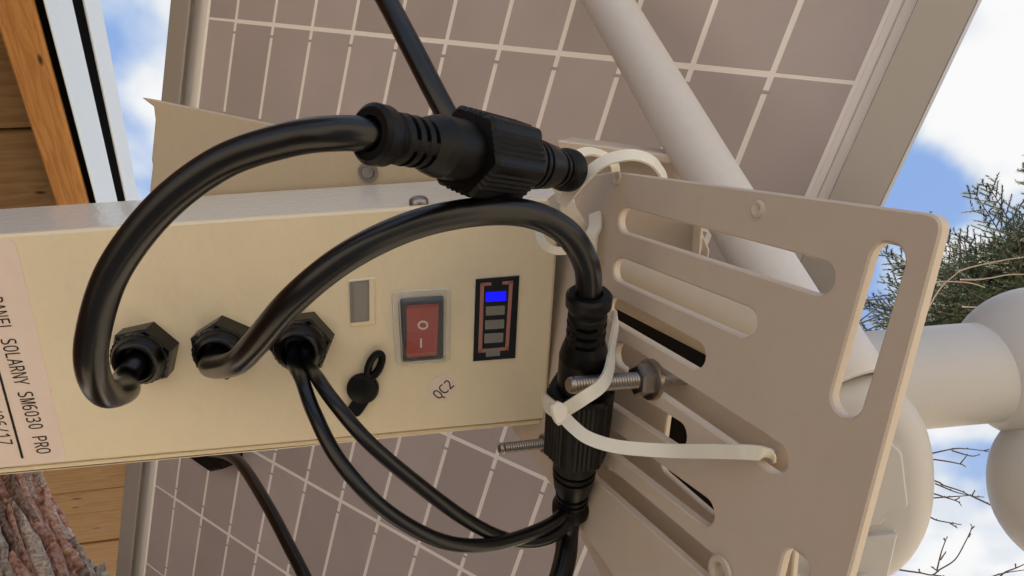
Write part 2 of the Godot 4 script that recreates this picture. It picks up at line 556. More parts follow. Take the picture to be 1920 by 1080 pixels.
func build_ground():
	var mb := MB.new()
	var inv := CAM.affine_inverse()
	var g := [Vector3(-1500, 0, -1500), Vector3(1500, 0, -1500), Vector3(1500, 0, 1500), Vector3(-1500, 0, 1500)]
	mb.quad(inv * g[0], inv * g[1], inv * g[2], inv * g[3], ZEN)
	origin[self] = Vector3.ZERO
	var o := part("ground", mb, M.gravel, self)
	o.set_meta("kind", "structure")
	o.set_meta("label", "pale sandy gravel yard below the solar kit"); o.set_meta("category", "ground")

# ---------------------------------------------------------------- roof
func build_roof():
	var E := Vector3(-0.272, -0.596, -0.755).normalized()
	var W := Vector3(0.98, 0.08, -0.15).normalized()
	var k := 0.65
	var p0 := U(100, 200, 1.5 * k)
	var nn := E.cross(W).normalized()
	var up := -nn
	var t := thing("roof_eave", "wooden eave with board soffit, rafter and white metal edge", "roof", p0 + up * 0.2)
	var P := func(e: float, w: float, hh: float) -> Vector3: return p0 + E * (e * k) + W * (w * k) + up * hh
	var bar := func(called: String, e0: float, e1: float, w0: float, w1: float, h0: float, h1: float, m: Material, b: float, uo: float):
		var mb := MB.new()
		var pl := Pl.new(P.call(e0, w0, h0), nn)
		var q := PackedVector2Array([pl.two(P.call(e0, w0, h0)), pl.two(P.call(e1, w0, h0)), pl.two(P.call(e1, w1, h0)), pl.two(P.call(e0, w1, h0))])
		var along := (pl.two(P.call(e0, w1, h0)) - pl.two(P.call(e0, w0, h0))).normalized()
		if (e1 - e0) > (w1 - w0): along = (pl.two(P.call(e1, w0, h0)) - pl.two(P.call(e0, w0, h0))).normalized()
		slab(mb, pl, q, h1 - h0, b, [], 0.004, along, Vector2(uo, uo * 0.37))
		return part(called, mb, m, t)
	var seams := [-2.2, -1.75, -1.35, -1.0, -0.62, -0.2, 0.16, 0.50, 0.82, 1.12, 1.42, 1.72, 2.03, 2.37, 2.66, 3.10, 3.45, 3.8, 4.2]
	for i in seams.size() - 1:
		var gap := 0.012 if (i == 12) else 0.005
		bar.call("board", seams[i] + gap, seams[i + 1] - gap, -3.4, 0.03, 0.07 + 0.003 * (i % 3), 0.09, M.soffit[i % 3], 0.0025, i * 0.613)
	bar.call("roof_deck", -2.3, 4.3, -3.5, 0.032, 0.095, 0.14, M.membrane, 0.0, 0.0)
	bar.call("rafter", -2.3, 4.3, -0.058, 0.016, 0.0, 0.072, M.rafter, 0.003, 0.0)
	bar.call("rafter", -2.3, 4.3, -1.2, -1.126, 0.0, 0.072, M.rafter, 0.003, 0.3)
	bar.call("gap_strip", -2.3, 4.3, 0.018, 0.032, 0.006, 0.15, M.membrane, 0.0, 0.0)  # near-black backing, the shade of the gap put into its colour
	bar.call("fascia_board", -2.3, 4.3, 0.034, 0.038, 0.0, 0.098, M.fascia, 0.001, 0.0)
	bar.call("recess_shade_strip", -2.3, 4.3, 0.026, 0.034, 0.1, 0.16, M.membrane, 0.0, 0.0)  # black bar stands in for the shaded recess above the fascia
	bar.call("roof_edge", -2.3, 4.3, 0.034, 0.040, 0.148, 0.225, M.fascia, 0.001, 0.0)
	# log wall under the eave: carries the roof, left of the picture
	var wallmb := MB.new()
	var hz := (E - ZEN * E.dot(ZEN)).normalized()
	var wn := hz.cross(ZEN)
	if wn.dot(W) < 0.0: wn = -wn
	var wp := Pl.new(P.call(0.0, -3.2, 0.08), wn)
	var qa: Vector3 = P.call(-2.3, -3.2, 0.08); var qb: Vector3 = P.call(4.3, -3.2, 0.08)
	var la := (CAM * qa).y; var lb := (CAM * qb).y
	slab(wallmb, wp, PackedVector2Array([wp.two(qa), wp.two(qb), wp.two(qb - ZEN * lb), wp.two(qa - ZEN * la)]), 0.12, 0.0, [], 0.004, Vector2.RIGHT)
	part("wall", wallmb, M.wall, t)
	bar.call("roof_cover", -2.3, 4.3, -3.5, 0.030, 0.165, 0.22, M.membrane, 0.0, 0.0)

# ---------------------------------------------------------------- trunk
func build_trunk():
	var B := U(-88, 1080, 1.0); var T := U(-132, 880, 1.12)
	var ax := (T - B).normalized()
	var L := (T - B).length()
	var inv_up := ZEN
	var drop := (CAM * B).y / ax.dot(inv_up)
	var base := B - ax * drop
	var t := thing("tree_trunk", "leaning tree trunk with flaking red and grey bark under the eave", "tree", base)
	var nz := FastNoiseLite.new(); nz.seed = 3; nz.frequency = 1.0
	var rad := func(s: float) -> float: return lerp(0.134, 0.104, clamp(s / L, -3.0, 2.4) * 0.9)   # s measured from B
	var toeye := (-B - ax * (-B).dot(ax)).normalized()
	var side := ax.cross(toeye)
	var mb := MB.new()
	var pts := PackedVector3Array()
	var pf := []
	var s := -drop
	while s < 0.75:
		pf.append([s, rad.call(s) * 0.93]); s += 0.05
	lathe(mb, B, ax, pf, 36)
	part("trunk", mb, M.bark_core, t)
	# bark plates: long flakes, each with its own ragged outline and curl
	var col := 0
	for a in 44:
		var ang := -1.8 + a * 0.083
		var ss := -0.42 + rng.randf() * 0.1
		while ss < 0.7:
			var len := rng.randf_range(0.06, 0.24)
			var wdt := rng.randf_range(0.028, 0.068)
			var m2 := MB.new()
			var nst := 9; var nw := 5
			var P := []
			var lift0 := rng.randf_range(-0.004, 0.012); var tip := rng.randf_range(-0.006, 0.016); var lean := rng.randf_range(-0.09, 0.09)
			var sharp := rng.randf_range(0.35, 1.3)
			for i in nst + 1:
				var u := float(i) / nst
				var w2: float = wdt * (0.12 + 0.88 * pow(sin(PI * clamp(0.22 + u * 0.76, 0.0, 1.0)), sharp)) * (1.0 + 0.45 * nz.get_noise_2d(u * 9.0, col * 7.3))
				var sc := ss + u * len
				var cc := ang + lean * (u - 0.5) + 0.05 * nz.get_noise_2d(u * 4.0 + 40.0, col * 3.1)
				var R: float = rad.call(sc) + lift0 + tip * u * u
				var row := []
				for j in nw:
					var th: float = cc + (float(j) / (nw - 1) - 0.5) * 2.0 * w2
					var dome := 0.004 * (1.0 - pow(abs(j - 2.0) / 2.0, 2.0))
					var rr: float = R + dome + 0.005 * nz.get_noise_3d(th * 26.0, sc * 45.0, 2.0) + 0.0022 * nz.get_noise_3d(th * 70.0, sc * 110.0, 9.0)
					row.append(B + ax * sc + (toeye * cos(th) + side * sin(th)) * rr)
				P.append(row)
			var cin: Vector3 = B + ax * (ss + len * 0.5)
			var inw := func(p: Vector3) -> Vector3: return p.lerp(B + ax * (p - B).dot(ax), 0.14)
			for i in nst:
				for j in nw - 1:
					m2.quad(P[i][j], P[i][j + 1], P[i + 1][j + 1], P[i + 1][j], P[i][j] - cin)
				for j in [0, nw - 1]:
					m2.quad(P[i][j], P[i + 1][j], inw.call(P[i + 1][j]), inw.call(P[i][j]), (toeye * cos(ang) + side * sin(ang)).cross(ax) * (1.0 if j == 0 else -1.0))
			for i in [0, nst]:
				for j in nw - 1:
					m2.quad(P[i][j], P[i][j + 1], inw.call(P[i][j + 1]), inw.call(P[i][j]), ax * (-1.0 if i == 0 else 1.0))
			part("bark_flake", m2, M.bark[[0, 0, 0, 1, 2, 3][rng.randi() % 6]], t)
			col += 1
			ss += len * rng.randf_range(0.8, 1.05)

# ---------------------------------------------------------------- spruce
func build_spruce():
	var r := RandomNumberGenerator.new(); r.seed = 91
	var D := 12.0
	var apex := U(1862, 492, D)
	var height := (CAM * apex).y
	var base := apex - ZEN * height
	var t := thing("spruce_tree", "dark green spruce standing behind the white camera", "tree", base)
	var mb := MB.new()
	tube(mb, PackedVector3Array([base, base.lerp(apex, 0.5), apex]), 0.2, 0.015, 10)
	part("trunk", mb, M.twig, t)
	var wood := MB.new()
	var nd := MB.new(); nd.colored = true
	var ex := ZEN.cross(Vector3(0, 0, 1)).normalized(); var ez := ZEN.cross(ex)
	var needles := func(a: Vector3, b: Vector3, many: int, ln: float, wd: float):
		var dr := (b - a).normalized()
		var n1 := dr.cross(Vector3(0.3, 0.5, 0.8)).normalized(); var n2 := dr.cross(n1)
		var g := r.randf()
		var base_c := Color(0.030, 0.052, 0.020).lerp(Color(0.075, 0.105, 0.038), g)
		for i in many:
			var p := a.lerp(b, (i + r.randf()) / many)
			var th := r.randf() * TAU
			var o := n1 * cos(th) + n2 * sin(th)
			var q := p + (o * 0.8 + dr * 0.7) * ln
			var wv := o.cross(dr).normalized() * wd
			nd.col = base_c * r.randf_range(0.75, 1.3)
			nd.flat(p - wv, p + wv, q, wv.cross(o).normalized())
	var lv := 0.0
	while lv < 1.45:
		var ln0 := 0.5 + minf(lv, 0.5) * 3.6 + lv * 0.65
		var many := 12 + int(lv * 2.2)
		for b in many:
			var az := TAU * (b + r.randf() * 0.8) / many
			var dirh := ex * cos(az) + ez * sin(az)
			# leave out boughs that point far away from the picture's side
			var ln: float = min(ln0 * r.randf_range(0.75, 1.12), 4.0)
			var o := apex - ZEN * (lv + r.randf() * 0.15)
			var pts := [o, o + dirh * ln * 0.35 + ZEN * 0.02 * ln, o + dirh * ln * 0.75 - ZEN * 0.02 * ln, o + dirh * ln + ZEN * 0.16 * ln]
			var sp := spline(pts, 5)
			tube(wood, sp, 0.018, 0.006, 5, false)
			var bare: bool = lv > 2.0 and r.randf() < 0.6
			var st := int(9 + ln * 9)
			for k in st:
				var u := 0.12 + 0.88 * (k + r.randf() * 0.6) / st
				var ii: int = min(int(u * (sp.size() - 1)), sp.size() - 2)
				var p := sp[ii].lerp(sp[ii + 1], fmod(u * (sp.size() - 1), 1.0) if u < 1.0 else 1.0)
				var td := (sp[ii + 1] - sp[ii]).normalized()
				var sd := td.cross(ZEN).normalized() * (1.0 if k % 2 == 0 else -1.0)
				var tl: float = (0.18 + 0.42 * (1.0 - u) * min(ln, 1.6)) * r.randf_range(0.7, 1.25)
				var q := p + (td * 0.65 + sd * r.randf_range(0.35, 0.9) + ZEN * r.randf_range(-0.35, 0.4)).normalized() * tl
				tube(wood, PackedVector3Array([p, q]), 0.006, 0.004, 4, false)
				if not bare or k % 3 == 0:
					needles.call(p, q, int(20 + tl * 75), 0.046, 0.0085)
					var q2 := p.lerp(q, 0.5) + (td * 0.8 - sd * 0.3 + ZEN * r.randf_range(-0.3, 0.5)).normalized() * tl * 0.55
					needles.call(p.lerp(q, 0.5), q2, 22, 0.045, 0.008)
				else:
					var q3 := p.lerp(q, 0.5) + (td - sd * 0.6 + ZEN * 0.2).normalized() * tl * 0.6
					tube(wood, PackedVector3Array([p.lerp(q, 0.5), q3]), 0.005, 0.003, 4, false)
			if not bare: needles.call(sp[2], sp[sp.size() - 1], int(40 + ln * 40), 0.05, 0.009)
		lv += 0.15
	needles.call(apex - ZEN * 0.5, apex, 80, 0.05, 0.009)
	var cr := part("crown", nd, M.needle, t)
	part("branches", wood, M.twig, cr)

# ---------------------------------------------------------------- birch
func build_birch():
	var D := 5.0
	var foot := U(2050, 1750, 5.2)
	foot -= ZEN * (CAM * foot).y
	var t := thing("birch_tree", "bare birch with thin budding twigs beside the white camera", "tree", foot)
	var mb := MB.new()
	tube(mb, spline([foot, U(1760, 1400, 5.1), U(1640, 1080, 5.05), U(1650, 860, 5.0), U(1720, 620, 5.0)], 8), 0.07, 0.012, 10)
	part("trunk", mb, M.birch_bark, t)
	var dark := [
		[[1645, 1060], [1690, 1069], [1725, 1074], [1748, 1078], [1762, 1068], [1790, 1050], [1808, 1020], [1822, 990], [1819, 982]], [[1821, 992], [1827, 987]],
		[[1748, 1078], [1775, 1083], [1795, 1100]], [[1660, 870], [1752, 849], [1785, 842], [1805, 841], [1842, 845], [1868, 851]], [[1845, 845], [1855, 843]],
		[[1785, 845], [1820, 855], [1835, 853]], [[1650, 850], [1755, 862], [1800, 870], [1811, 876]], [[1800, 870], [1812, 855]],
		[[1650, 870], [1754, 902], [1766, 909], [1800, 920], [1822, 930], [1845, 932]], [[1822, 930], [1828, 919]], [[1820, 929], [1860, 948], [1885, 958], [1900, 966]],
		[[1754, 907], [1790, 922], [1818, 929]], [[1648, 900], [1748, 925], [1770, 932], [1795, 940], [1803, 949]], [[1790, 938], [1800, 933]],
		[[1745, 934], [1790, 931], [1818, 929]], [[1648, 930], [1740, 968], [1755, 975], [1780, 980], [1803, 984]], [[1780, 980], [1795, 990]],
		[[1757, 1068], [1765, 1035], [1775, 1008]], [[1772, 1014], [1769, 1010]], [[1763, 1050], [1774, 1034]], [[1860, 1100], [1880, 1076], [1905, 1065], [1925, 1056]], [[1905, 1065], [1903, 1057]],
		[[1760, 1072], [1745, 1062]], [[1725, 1074], [1722, 1067]], [[1820, 1000], [1816, 1008]], [[1850, 1085], [1880, 1075], [1925, 1068]],
		[[1650, 640], [1609, 604], [1600, 600]], [[1720, 640], [1659, 566], [1650, 560]], [[1609, 604], [1659, 566]], [[1615, 606], [1655, 590], [1690, 585]], [[1621, 621], [1649, 610], [1690, 600]], [[1616, 563], [1664, 560], [1700, 552]], [[1622, 624], [1640, 622], [1650, 616]]]
	var i := 0
	for q in dark:
		var m2 := MB.new()
		var pts := []
		for p in q: pts.append(U(p[0], p[1], D + 0.06 * sin(p[0] * 0.05 + i)))
		var sp := spline(pts, 4)
		tube(m2, sp, 0.0068 if q.size() > 3 else 0.0056, 0.0030, 6)
		for k in range(3, sp.size(), 5):
			blob(m2, sp[k] + Vector3(0.004, 0.004, 0), Vector3(0.004, 0.002, 0), Vector3(-0.003, 0.006, 0), Vector3(0, 0, 0.004), 2.0, 6, 4)
		part("twig", m2, M.twig, t)
		i += 1
	for q in [[[1700, 540], [1750, 529], [1790, 528], [1822, 531], [1847, 539]], [[1798, 508], [1820, 501], [1846, 495], [1885, 487], [1925, 481]], [[1720, 620], [1760, 545], [1798, 509]], [[1801, 524], [1830, 524], [1858, 521], [1890, 515], [1930, 514]], [[1805, 575], [1835, 576]]]:
		var m2 := MB.new()
		var pts := []
		for p in q: pts.append(U(p[0], p[1], D))
		tube(m2, spline(pts, 5), 0.006, 0.0035, 6)
		part("twig", m2, M.pale_twig, t)

# ---------------------------------------------------------------- solar panel
func cross_px(col_x: float, row_y: float) -> Vector2:
	# column through (col_x on the reference row) and VPV; row through (370, row_y) and VPH
	var ref := Vector2(col_x, 40.0 + (col_x - 442.0) * 0.1265)
	var p := Geometry2D.line_intersects_line(ref, VPV - ref, VPH, Vector2(370, row_y) - VPH)
	return p

func build_panel():
	var cols := [392.0, 442.0, 512.0, 584.0, 660.0, 744.0, 834.0, 934.0, 1043.0, 1161.0, 1290.0, 1437.0, 1588.0]
	var rows := [-760.0, -560.0, -360.0, -162.0, 32.0, 222.0, 413.0, 603.0, 787.0, 963.0, 1130.0, 1290.0]
	var P := func(c: float, r: float, hgt: float) -> Vector3:
		var q := cross_px(c, r)
		var p := PANEL.at(q.x, q.y)
		return p + PANEL.nrm * hgt
	var t := thing("solar_panel", "pale grey gridded underside of a framed solar panel behind the box", "solar panel", P.call(1000.0, 1290.0, 0.0))
	var mb := MB.new()
	var back := PANEL.off(-0.0002)
	var q := PackedVector2Array()
	for c in [[322.0, rows[0] - 12], [1730.0, rows[0] - 12], [1730.0, rows[11] + 12], [322.0, rows[11] + 12]]:
		q.append(back.two(P.call(c[0], c[1], -0.0002)))
	slab(mb, back, q, 0.004)
	part("backsheet", mb, M.backsheet, t)
	for j in rows.size() - 1:
		for i in cols.size() - 1:
			var m2 := MB.new()
			var a: Vector3 = P.call(cols[i], rows[j], 0.0); var b: Vector3 = P.call(cols[i + 1], rows[j], 0.0)
			var c: Vector3 = P.call(cols[i + 1], rows[j + 1], 0.0); var d: Vector3 = P.call(cols[i], rows[j + 1], 0.0)
			var gx0 := 0.0 if i == 0 else 0.0018; var gx1 := 0.0 if i == cols.size() - 2 else 0.0018
			var gy := 0.0019 if (i > 0 and i < cols.size() - 2) else 0.0012
			var ex := (b - a).normalized(); var ey := (d - a).normalized()
			var pl := PANEL.off(0.0)
			var poly := PackedVector2Array([pl.two(a + ex * gx0 + ey * gy), pl.two(b - ex * gx1 + ey * gy), pl.two(c - ex * gx1 - ey * gy), pl.two(d + ex * gx0 - ey * gy)])
			slab(m2, pl, poly, 0.0009, 0.0002)
			part("cell", m2, M.cell[(i * 7 + j * 5) % 4], t)
	# bus ribbons bridging neighbouring cells near each row
	var rb := MB.new()
	for j in range(1, rows.size() - 1):
		for i in range(1, cols.size() - 1):
			for e in [-0.11, 0.11]:
				var yy: float = rows[j] + e * 190.0
				if e < 0 and j < 5: continue
				var a: Vector3 = P.call(cols[i], yy, 0.0001)
				var ex: Vector3 = (P.call(cols[i] + 10, yy, 0.0001) - a).normalized(); var ey: Vector3 = (P.call(cols[i], yy + 10, 0.0001) - a).normalized()
				var pl := PANEL.off(0.0001)
				slab(rb, pl, PackedVector2Array([pl.two(a - ex * 0.004 - ey * 0.0011), pl.two(a + ex * 0.004 - ey * 0.0011), pl.two(a + ex * 0.004 + ey * 0.0011), pl.two(a - ex * 0.004 + ey * 0.0011)]), 0.0006)
	var ro := part("bus_ribbons", rb, M.cell[3], t)
	ro.set_meta("kind", "stuff")
	# frame: four rails, each a wall and a return flange that stands off the laminate
	var rail := func(c0: float, r0: float, c1: float, r1: float, c2: float, r2: float, c3: float, r3: float):
		var m2 := MB.new()
		var pl := PANEL.off(0.016)
		var poly := PackedVector2Array()
		for k in [[c0, r0], [c1, r1], [c2, r2], [c3, r3]]:
			var cc := cross_px(k[0], k[1])
			poly.append(pl.two(pl.at(cc.x, cc.y)))
		slab(m2, pl, poly, 0.0018, 0.0006)
		# outer wall
		var a := pl.three(poly[0]); var b := pl.three(poly[1]); var c := pl.three(poly[2]); var d := pl.three(poly[3])
		var out := (a - d).normalized()
		for k in [0.0, 0.0018]:
			m2.quad(a - out * k, b - out * k, b - out * k - pl.nrm * 0.03, a - out * k - pl.nrm * 0.03, out * (1.0 if k == 0.0 else -1.0))
		m2.quad(a - pl.nrm * 0.03, b - pl.nrm * 0.03, b - pl.nrm * 0.03 - out * 0.002, a - pl.nrm * 0.03 - out * 0.002, -pl.nrm)
		part("frame_rail", m2, M.alu, t)
	rail.call(318.0, rows[0] - 30, 318.0, rows[11] + 30, 352.0, rows[11] + 30, 352.0, rows[0] - 30)
	rail.call(1737.0, rows[0] - 30, 1737.0, rows[11] + 30, 1634.0, rows[11] + 30, 1634.0, rows[0] - 30)
	rail.call(318.0, rows[0] - 36, 1737.0, rows[0] - 36, 1737.0, rows[0] - 10, 318.0, rows[0] - 10)
	rail.call(318.0, rows[11] + 36, 1737.0, rows[11] + 36, 1737.0, rows[11] + 14, 318.0, rows[11] + 14)
	# raised white edge tape along the side margins
	for e in [[362.0, 388.0], [1596.0, 1613.0]]:
		var m2 := MB.new()
		var pl := PANEL.off(0.0012)
		var poly := PackedVector2Array()
		for k in [[e[0], rows[0]], [e[1], rows[0]], [e[1], rows[11]], [e[0], rows[11]]]:
			var cc := cross_px(k[0], k[1])
			poly.append(pl.two(pl.at(cc.x, cc.y)))
		slab(m2, pl, poly, 0.003, 0.0006)
		part("edge_seal", m2, M.backsheet, t)
	# junction box
	var jb := MB.new()
	var jp := PANEL.off(0.028)
	slab(jb, jp, px_poly(jp, [[330, 790], [425, 810], [412, 882], [390, 886], [345, 855]]), 0.028, 0.003)
	part("junction_box", jb, M.black, t)

# ---------------------------------------------------------------- stand: tube, hinge, back plate
func build_stand():
	var a := U(1010, -220, 0.465); var b := U(1335, 335, 0.312); var c := U(1560, 705, 0.262)
	var t := thing("support_tube", "slanting pale grey round tube in front of the panel", "tube", b)
	var mb := MB.new()
	tube(mb, PackedVector3Array([a, a.lerp(b, 0.5), b, b.lerp(c, 0.5), c]), 0.0124, 0.0124, 40)
	part("tube", mb, M.pale, t)
	mb = MB.new()
	tube(mb, PackedVector3Array([U(1130, 505, 0.30), U(1470, 670, 0.258)]), 0.0125, 0.0125, 32)
	part("cross_tube", mb, M.beige, t)
	mb = MB.new()
	lathe(mb, b.lerp(c, 0.86), (c - b), [[0.0, 0.0145], [0.0, 0.0172], [0.001, 0.018], [0.02, 0.018], [0.021, 0.0172], [0.021, 0.0145]], 36)
	part("collar", mb, M.pale, t)
	# hinge channel on the panel's back
	var hp := Pl.new(U(1150, 275, 0.33), Vector3(-0.30, -0.25, 0.92))
	t = thing("hinge_channel", "light grey metal channel between the tube and the slotted bracket", "bracket", U(1150, 300, 0.34))
	mb = MB.new()
	slab(mb, hp, round_poly(px_poly(hp, [[1042, 262], [1268, 292], [1262, 309], [1046, 280]]), 0.002), 0.03, 0.0008)
	part("flange", mb, M.ivory, t)
	mb = MB.new()
	var wp := hp.off(-0.022)
	slab(mb, wp, px_poly(wp, [[1060, 280], [1262, 305], [1330, 470], [1310, 590], [1110, 560]]), 0.002, 0.0005)
	part("web", mb, M.ivory, t)
	mb = MB.new()
	var sp := hp.off(-0.004)
	slab(mb, sp, px_poly(sp, [[1300, 420], [1316, 424], [1312, 480], [1296, 474]]), 0.02, 0.0005)
	part("rib", mb, M.ivory, t)
	# flat plate behind the box
	var bp := BOX.off(-0.058)
	t = thing("mounting_plate", "flat beige metal plate standing up behind the cream box", "plate", bp.at(600, 420))
	mb = MB.new()
	slab(mb, bp, px_poly(bp, [[266, 183.5], [292, 188], [560, 243], [1070, 345], [1070, 480], [270, 560], [281, 355], [286, 310], [284, 300], [291, 225], [288, 200]]), 0.002, 0.0005)
	part("sheet", mb, M.beige, t)
	mb = MB.new()
	lathe(mb, bp.at(690, 322), bp.nrm, [[0.0, 0.0042], [0.0012, 0.0042], [0.0012, 0.003], [0.0026, 0.0024], [0.0030, 0.0]], 24)
	part("screw", mb, M.steel, t)
	# added black block, so the bracket slots look dark inside
	t = thing("slot_dark_backing", "added black block that makes the bracket slots look dark", "box", U(1250, 800, 0.33))
	mb = MB.new()
	var kp := PLATE.off(-0.062)
	slab(mb, kp, px_poly(kp, [[1150, 560], [1345, 640], [1350, 985], [1130, 900]]), 0.05, 0.003)
	part("case", mb, M.black, t)

# ---------------------------------------------------------------- control box
func build_box():
	var t := thing("control_box", "cream metal control box with glands, red switch and battery gauge", "control box", BOX.at(400, 860) - BOX.nrm * 0.05)
	var mb := MB.new()
	var face := px_poly(BOX, [[-420, 468], [-200, 454], [0, 441], [500, 407], [1051, 371], [1022, 786], [500, 834], [0, 879], [-420, 917]])
	slab(mb, BOX, face, 0.003, 0.0009)
	part("cover", mb, M.cream, t)
	# body behind the cover
	var body := BOX.off(-0.0032)
	mb = MB.new()
	slab(mb, body, px_poly(body, [[-420, 472], [0, 444], [500, 410], [1049, 374], [1020, 794], [500, 844], [0, 889], [-420, 928]]), 0.053, 0.0012)
	part("body", mb, M.gloss, t)
	# bottom lip
	mb = MB.new()
	var lip := BOX.off(-0.0012)
	slab(mb, lip, px_poly(lip, [[-420, 921], [0, 882.5], [500, 837], [1018, 789.5], [1017, 795], [500, 847], [0, 893], [-420, 932]]), 0.004, 0.001)
	part("lip", mb, M.cream, t)
	# screws on the glossy side
	var e := (BOX.at(1051, 371) - BOX.at(0, 441)).normalized()
	var u := BOX.nrm.cross(e).normalized()
	var side := Pl.new(BOX.at(500, 409), u)
	for q in [[785, 378]]:
		mb = MB.new()
		lathe(mb, side.at(q[0], q[1]), u, [[-0.001, 0.0037], [0.0008, 0.0036], [0.0016, 0.0029], [0.0021, 0.0016], [0.0022, 0.0]], 28)
		part("screw", mb, M.steel, t)
	# cable glands
	for q in [[279, 655, 0.2], [426, 645, 0.55], [570, 634, 0.1]]:
		var c := BOX.at(q[0], q[1])
		var hexp := BOX.off(0.0075)
		mb = MB.new()
		slab(mb, hexp, disc(hexp.two(c + BOX.nrm * 0.0075), 0.0117, 6, q[2]), 0.0075, 0.0008)
		var g := part("cable_gland", mb, M.black_gloss, t)
		mb = MB.new()
		lathe(mb, c, BOX.nrm, [[0.0070, 0.0098], [0.0075, 0.0100], [0.0090, 0.0099], [0.0094, 0.0088]], 60, func(a, _s): return 1.0 + 0.012 * (1.0 if int(round(a / TAU * 60.0)) % 2 == 0 else -1.0))
		part("knurl", mb, M.black_gloss, g)
		mb = MB.new()
		lathe(mb, c, BOX.nrm, [[0.0088, 0.0094], [0.0098, 0.0092], [0.0118, 0.0084], [0.0128, 0.0076], [0.0131, 0.0066], [0.0126, 0.0059], [0.0080, 0.0054], [0.0078, 0.0]], 40)
		part("cap", mb, M.black_gloss, g)
	# small window
	mb = MB.new()
	var w := BOX.off(0.0008)
	slab(mb, w, round_poly(px_poly(w, [[652, 526], [703, 520], [704, 609], [656, 614]]), 0.001), 0.0008, 0.0004)
	var win := part("indicator_window", mb, M.cream, t)
	mb = MB.new()
	w = BOX.off(0.0012)
	slab(mb, w, round_poly(px_poly(w, [[655, 529], [692, 525], [692, 602], [657, 606]]), 0.0004), 0.0004, 0.0002)
	var dw := part("lens", mb, M.greybar, win)
	mb = MB.new()
	w = BOX.off(0.0014)
	slab(mb, w, px_poly(w, [[663, 531], [689, 529], [689, 600], [664, 603]]), 0.0003, 0.0)
	part("print", mb, M.frost, dw)
	build_switch(t)
	build_gauge(t)
	# dust cap of the socket
	var cp := BOX.at(681, 726)
	mb = MB.new()
	lathe(mb, cp, BOX.nrm, [[0.0, 0.0062], [0.0018, 0.0062], [0.0026, 0.0060], [0.0030, 0.0055], [0.0030, 0.0]], 36)
	var dc := part("dust_cap", mb, M.black, t)
	mb = MB.new()
	var lp := BOX.off(0.0028)
	slab(mb, lp, round_poly(px_poly(lp, [[668, 742], [697, 748], [680, 774], [672, 783], [655, 781], [648, 772]]), 0.0012), 0.0022, 0.0004)
	part("tab", mb, M.black, dc)
	mb = MB.new()
	lp = BOX.off(0.0022)
	var loop := []
	for k in 17:
		var a := TAU * k / 16.0
		var cx := 703.0 + 11.0 * cos(a) + 5.0 * -sin(a) * 0.6; var cy := 684.0 - 22.0 * sin(a) * -1.0
		loop.append(lp.at(cx - (cy - 684.0) * 0.22, cy))
	tube(mb, spline(loop, 4), 0.0011, 0.0011, 10, false, 1.5)
	part("loop", mb, M.black, dc)
	# stickers
	mb = MB.new()
	var st := BOX.off(0.00025)
	slab(mb, st, disc(st.two(st.at(829, 728)), 0.0055, 40), 0.0003, 0.0)
	var qc := part("round_sticker", mb, M.paper, t, "round white sticker marked QC2")
	var al := st.at(852, 711) - st.at(812, 747)
	text_on(st, "QC2", st.at(816, 744), al, 0.0058, 0.88, "Droid Sans Mono", M.ink, qc)
	mb = MB.new()
	slab(mb, st, round_poly(px_poly(st, [[-400, 474], [26, 449], [62, 590], [125, 865], [-400, 911]]), 0.0016), 0.0003, 0.0)
	var lab := part("product_label", mb, M.paper, t, "white paper product label with black print")
	var dir := st.at(92, 866) - st.at(20, 640)
	var px := st.at(960, 600).distance_to(st.at(961, 600))
	text_on(st, "10 PANEL SOLARNY SM6030 PRO", st.at(-24, 515), dir, px * 36.0, 0.611, "Droid Sans Mono", M.ink, lab)
	text_on(st, "2023/06/17", st.at(-29, 716), dir, px * 36.0, 0.611, "Droid Sans Mono", M.ink, lab)
	mb = MB.new()
	slab(mb, st.off(0.0002), px_poly(st.off(0.0002), [[-42, 560], [-38, 560], [44, 859], [40, 860]]), 0.0002, 0.0)
	part("rule_line", mb, M.ink, lab)

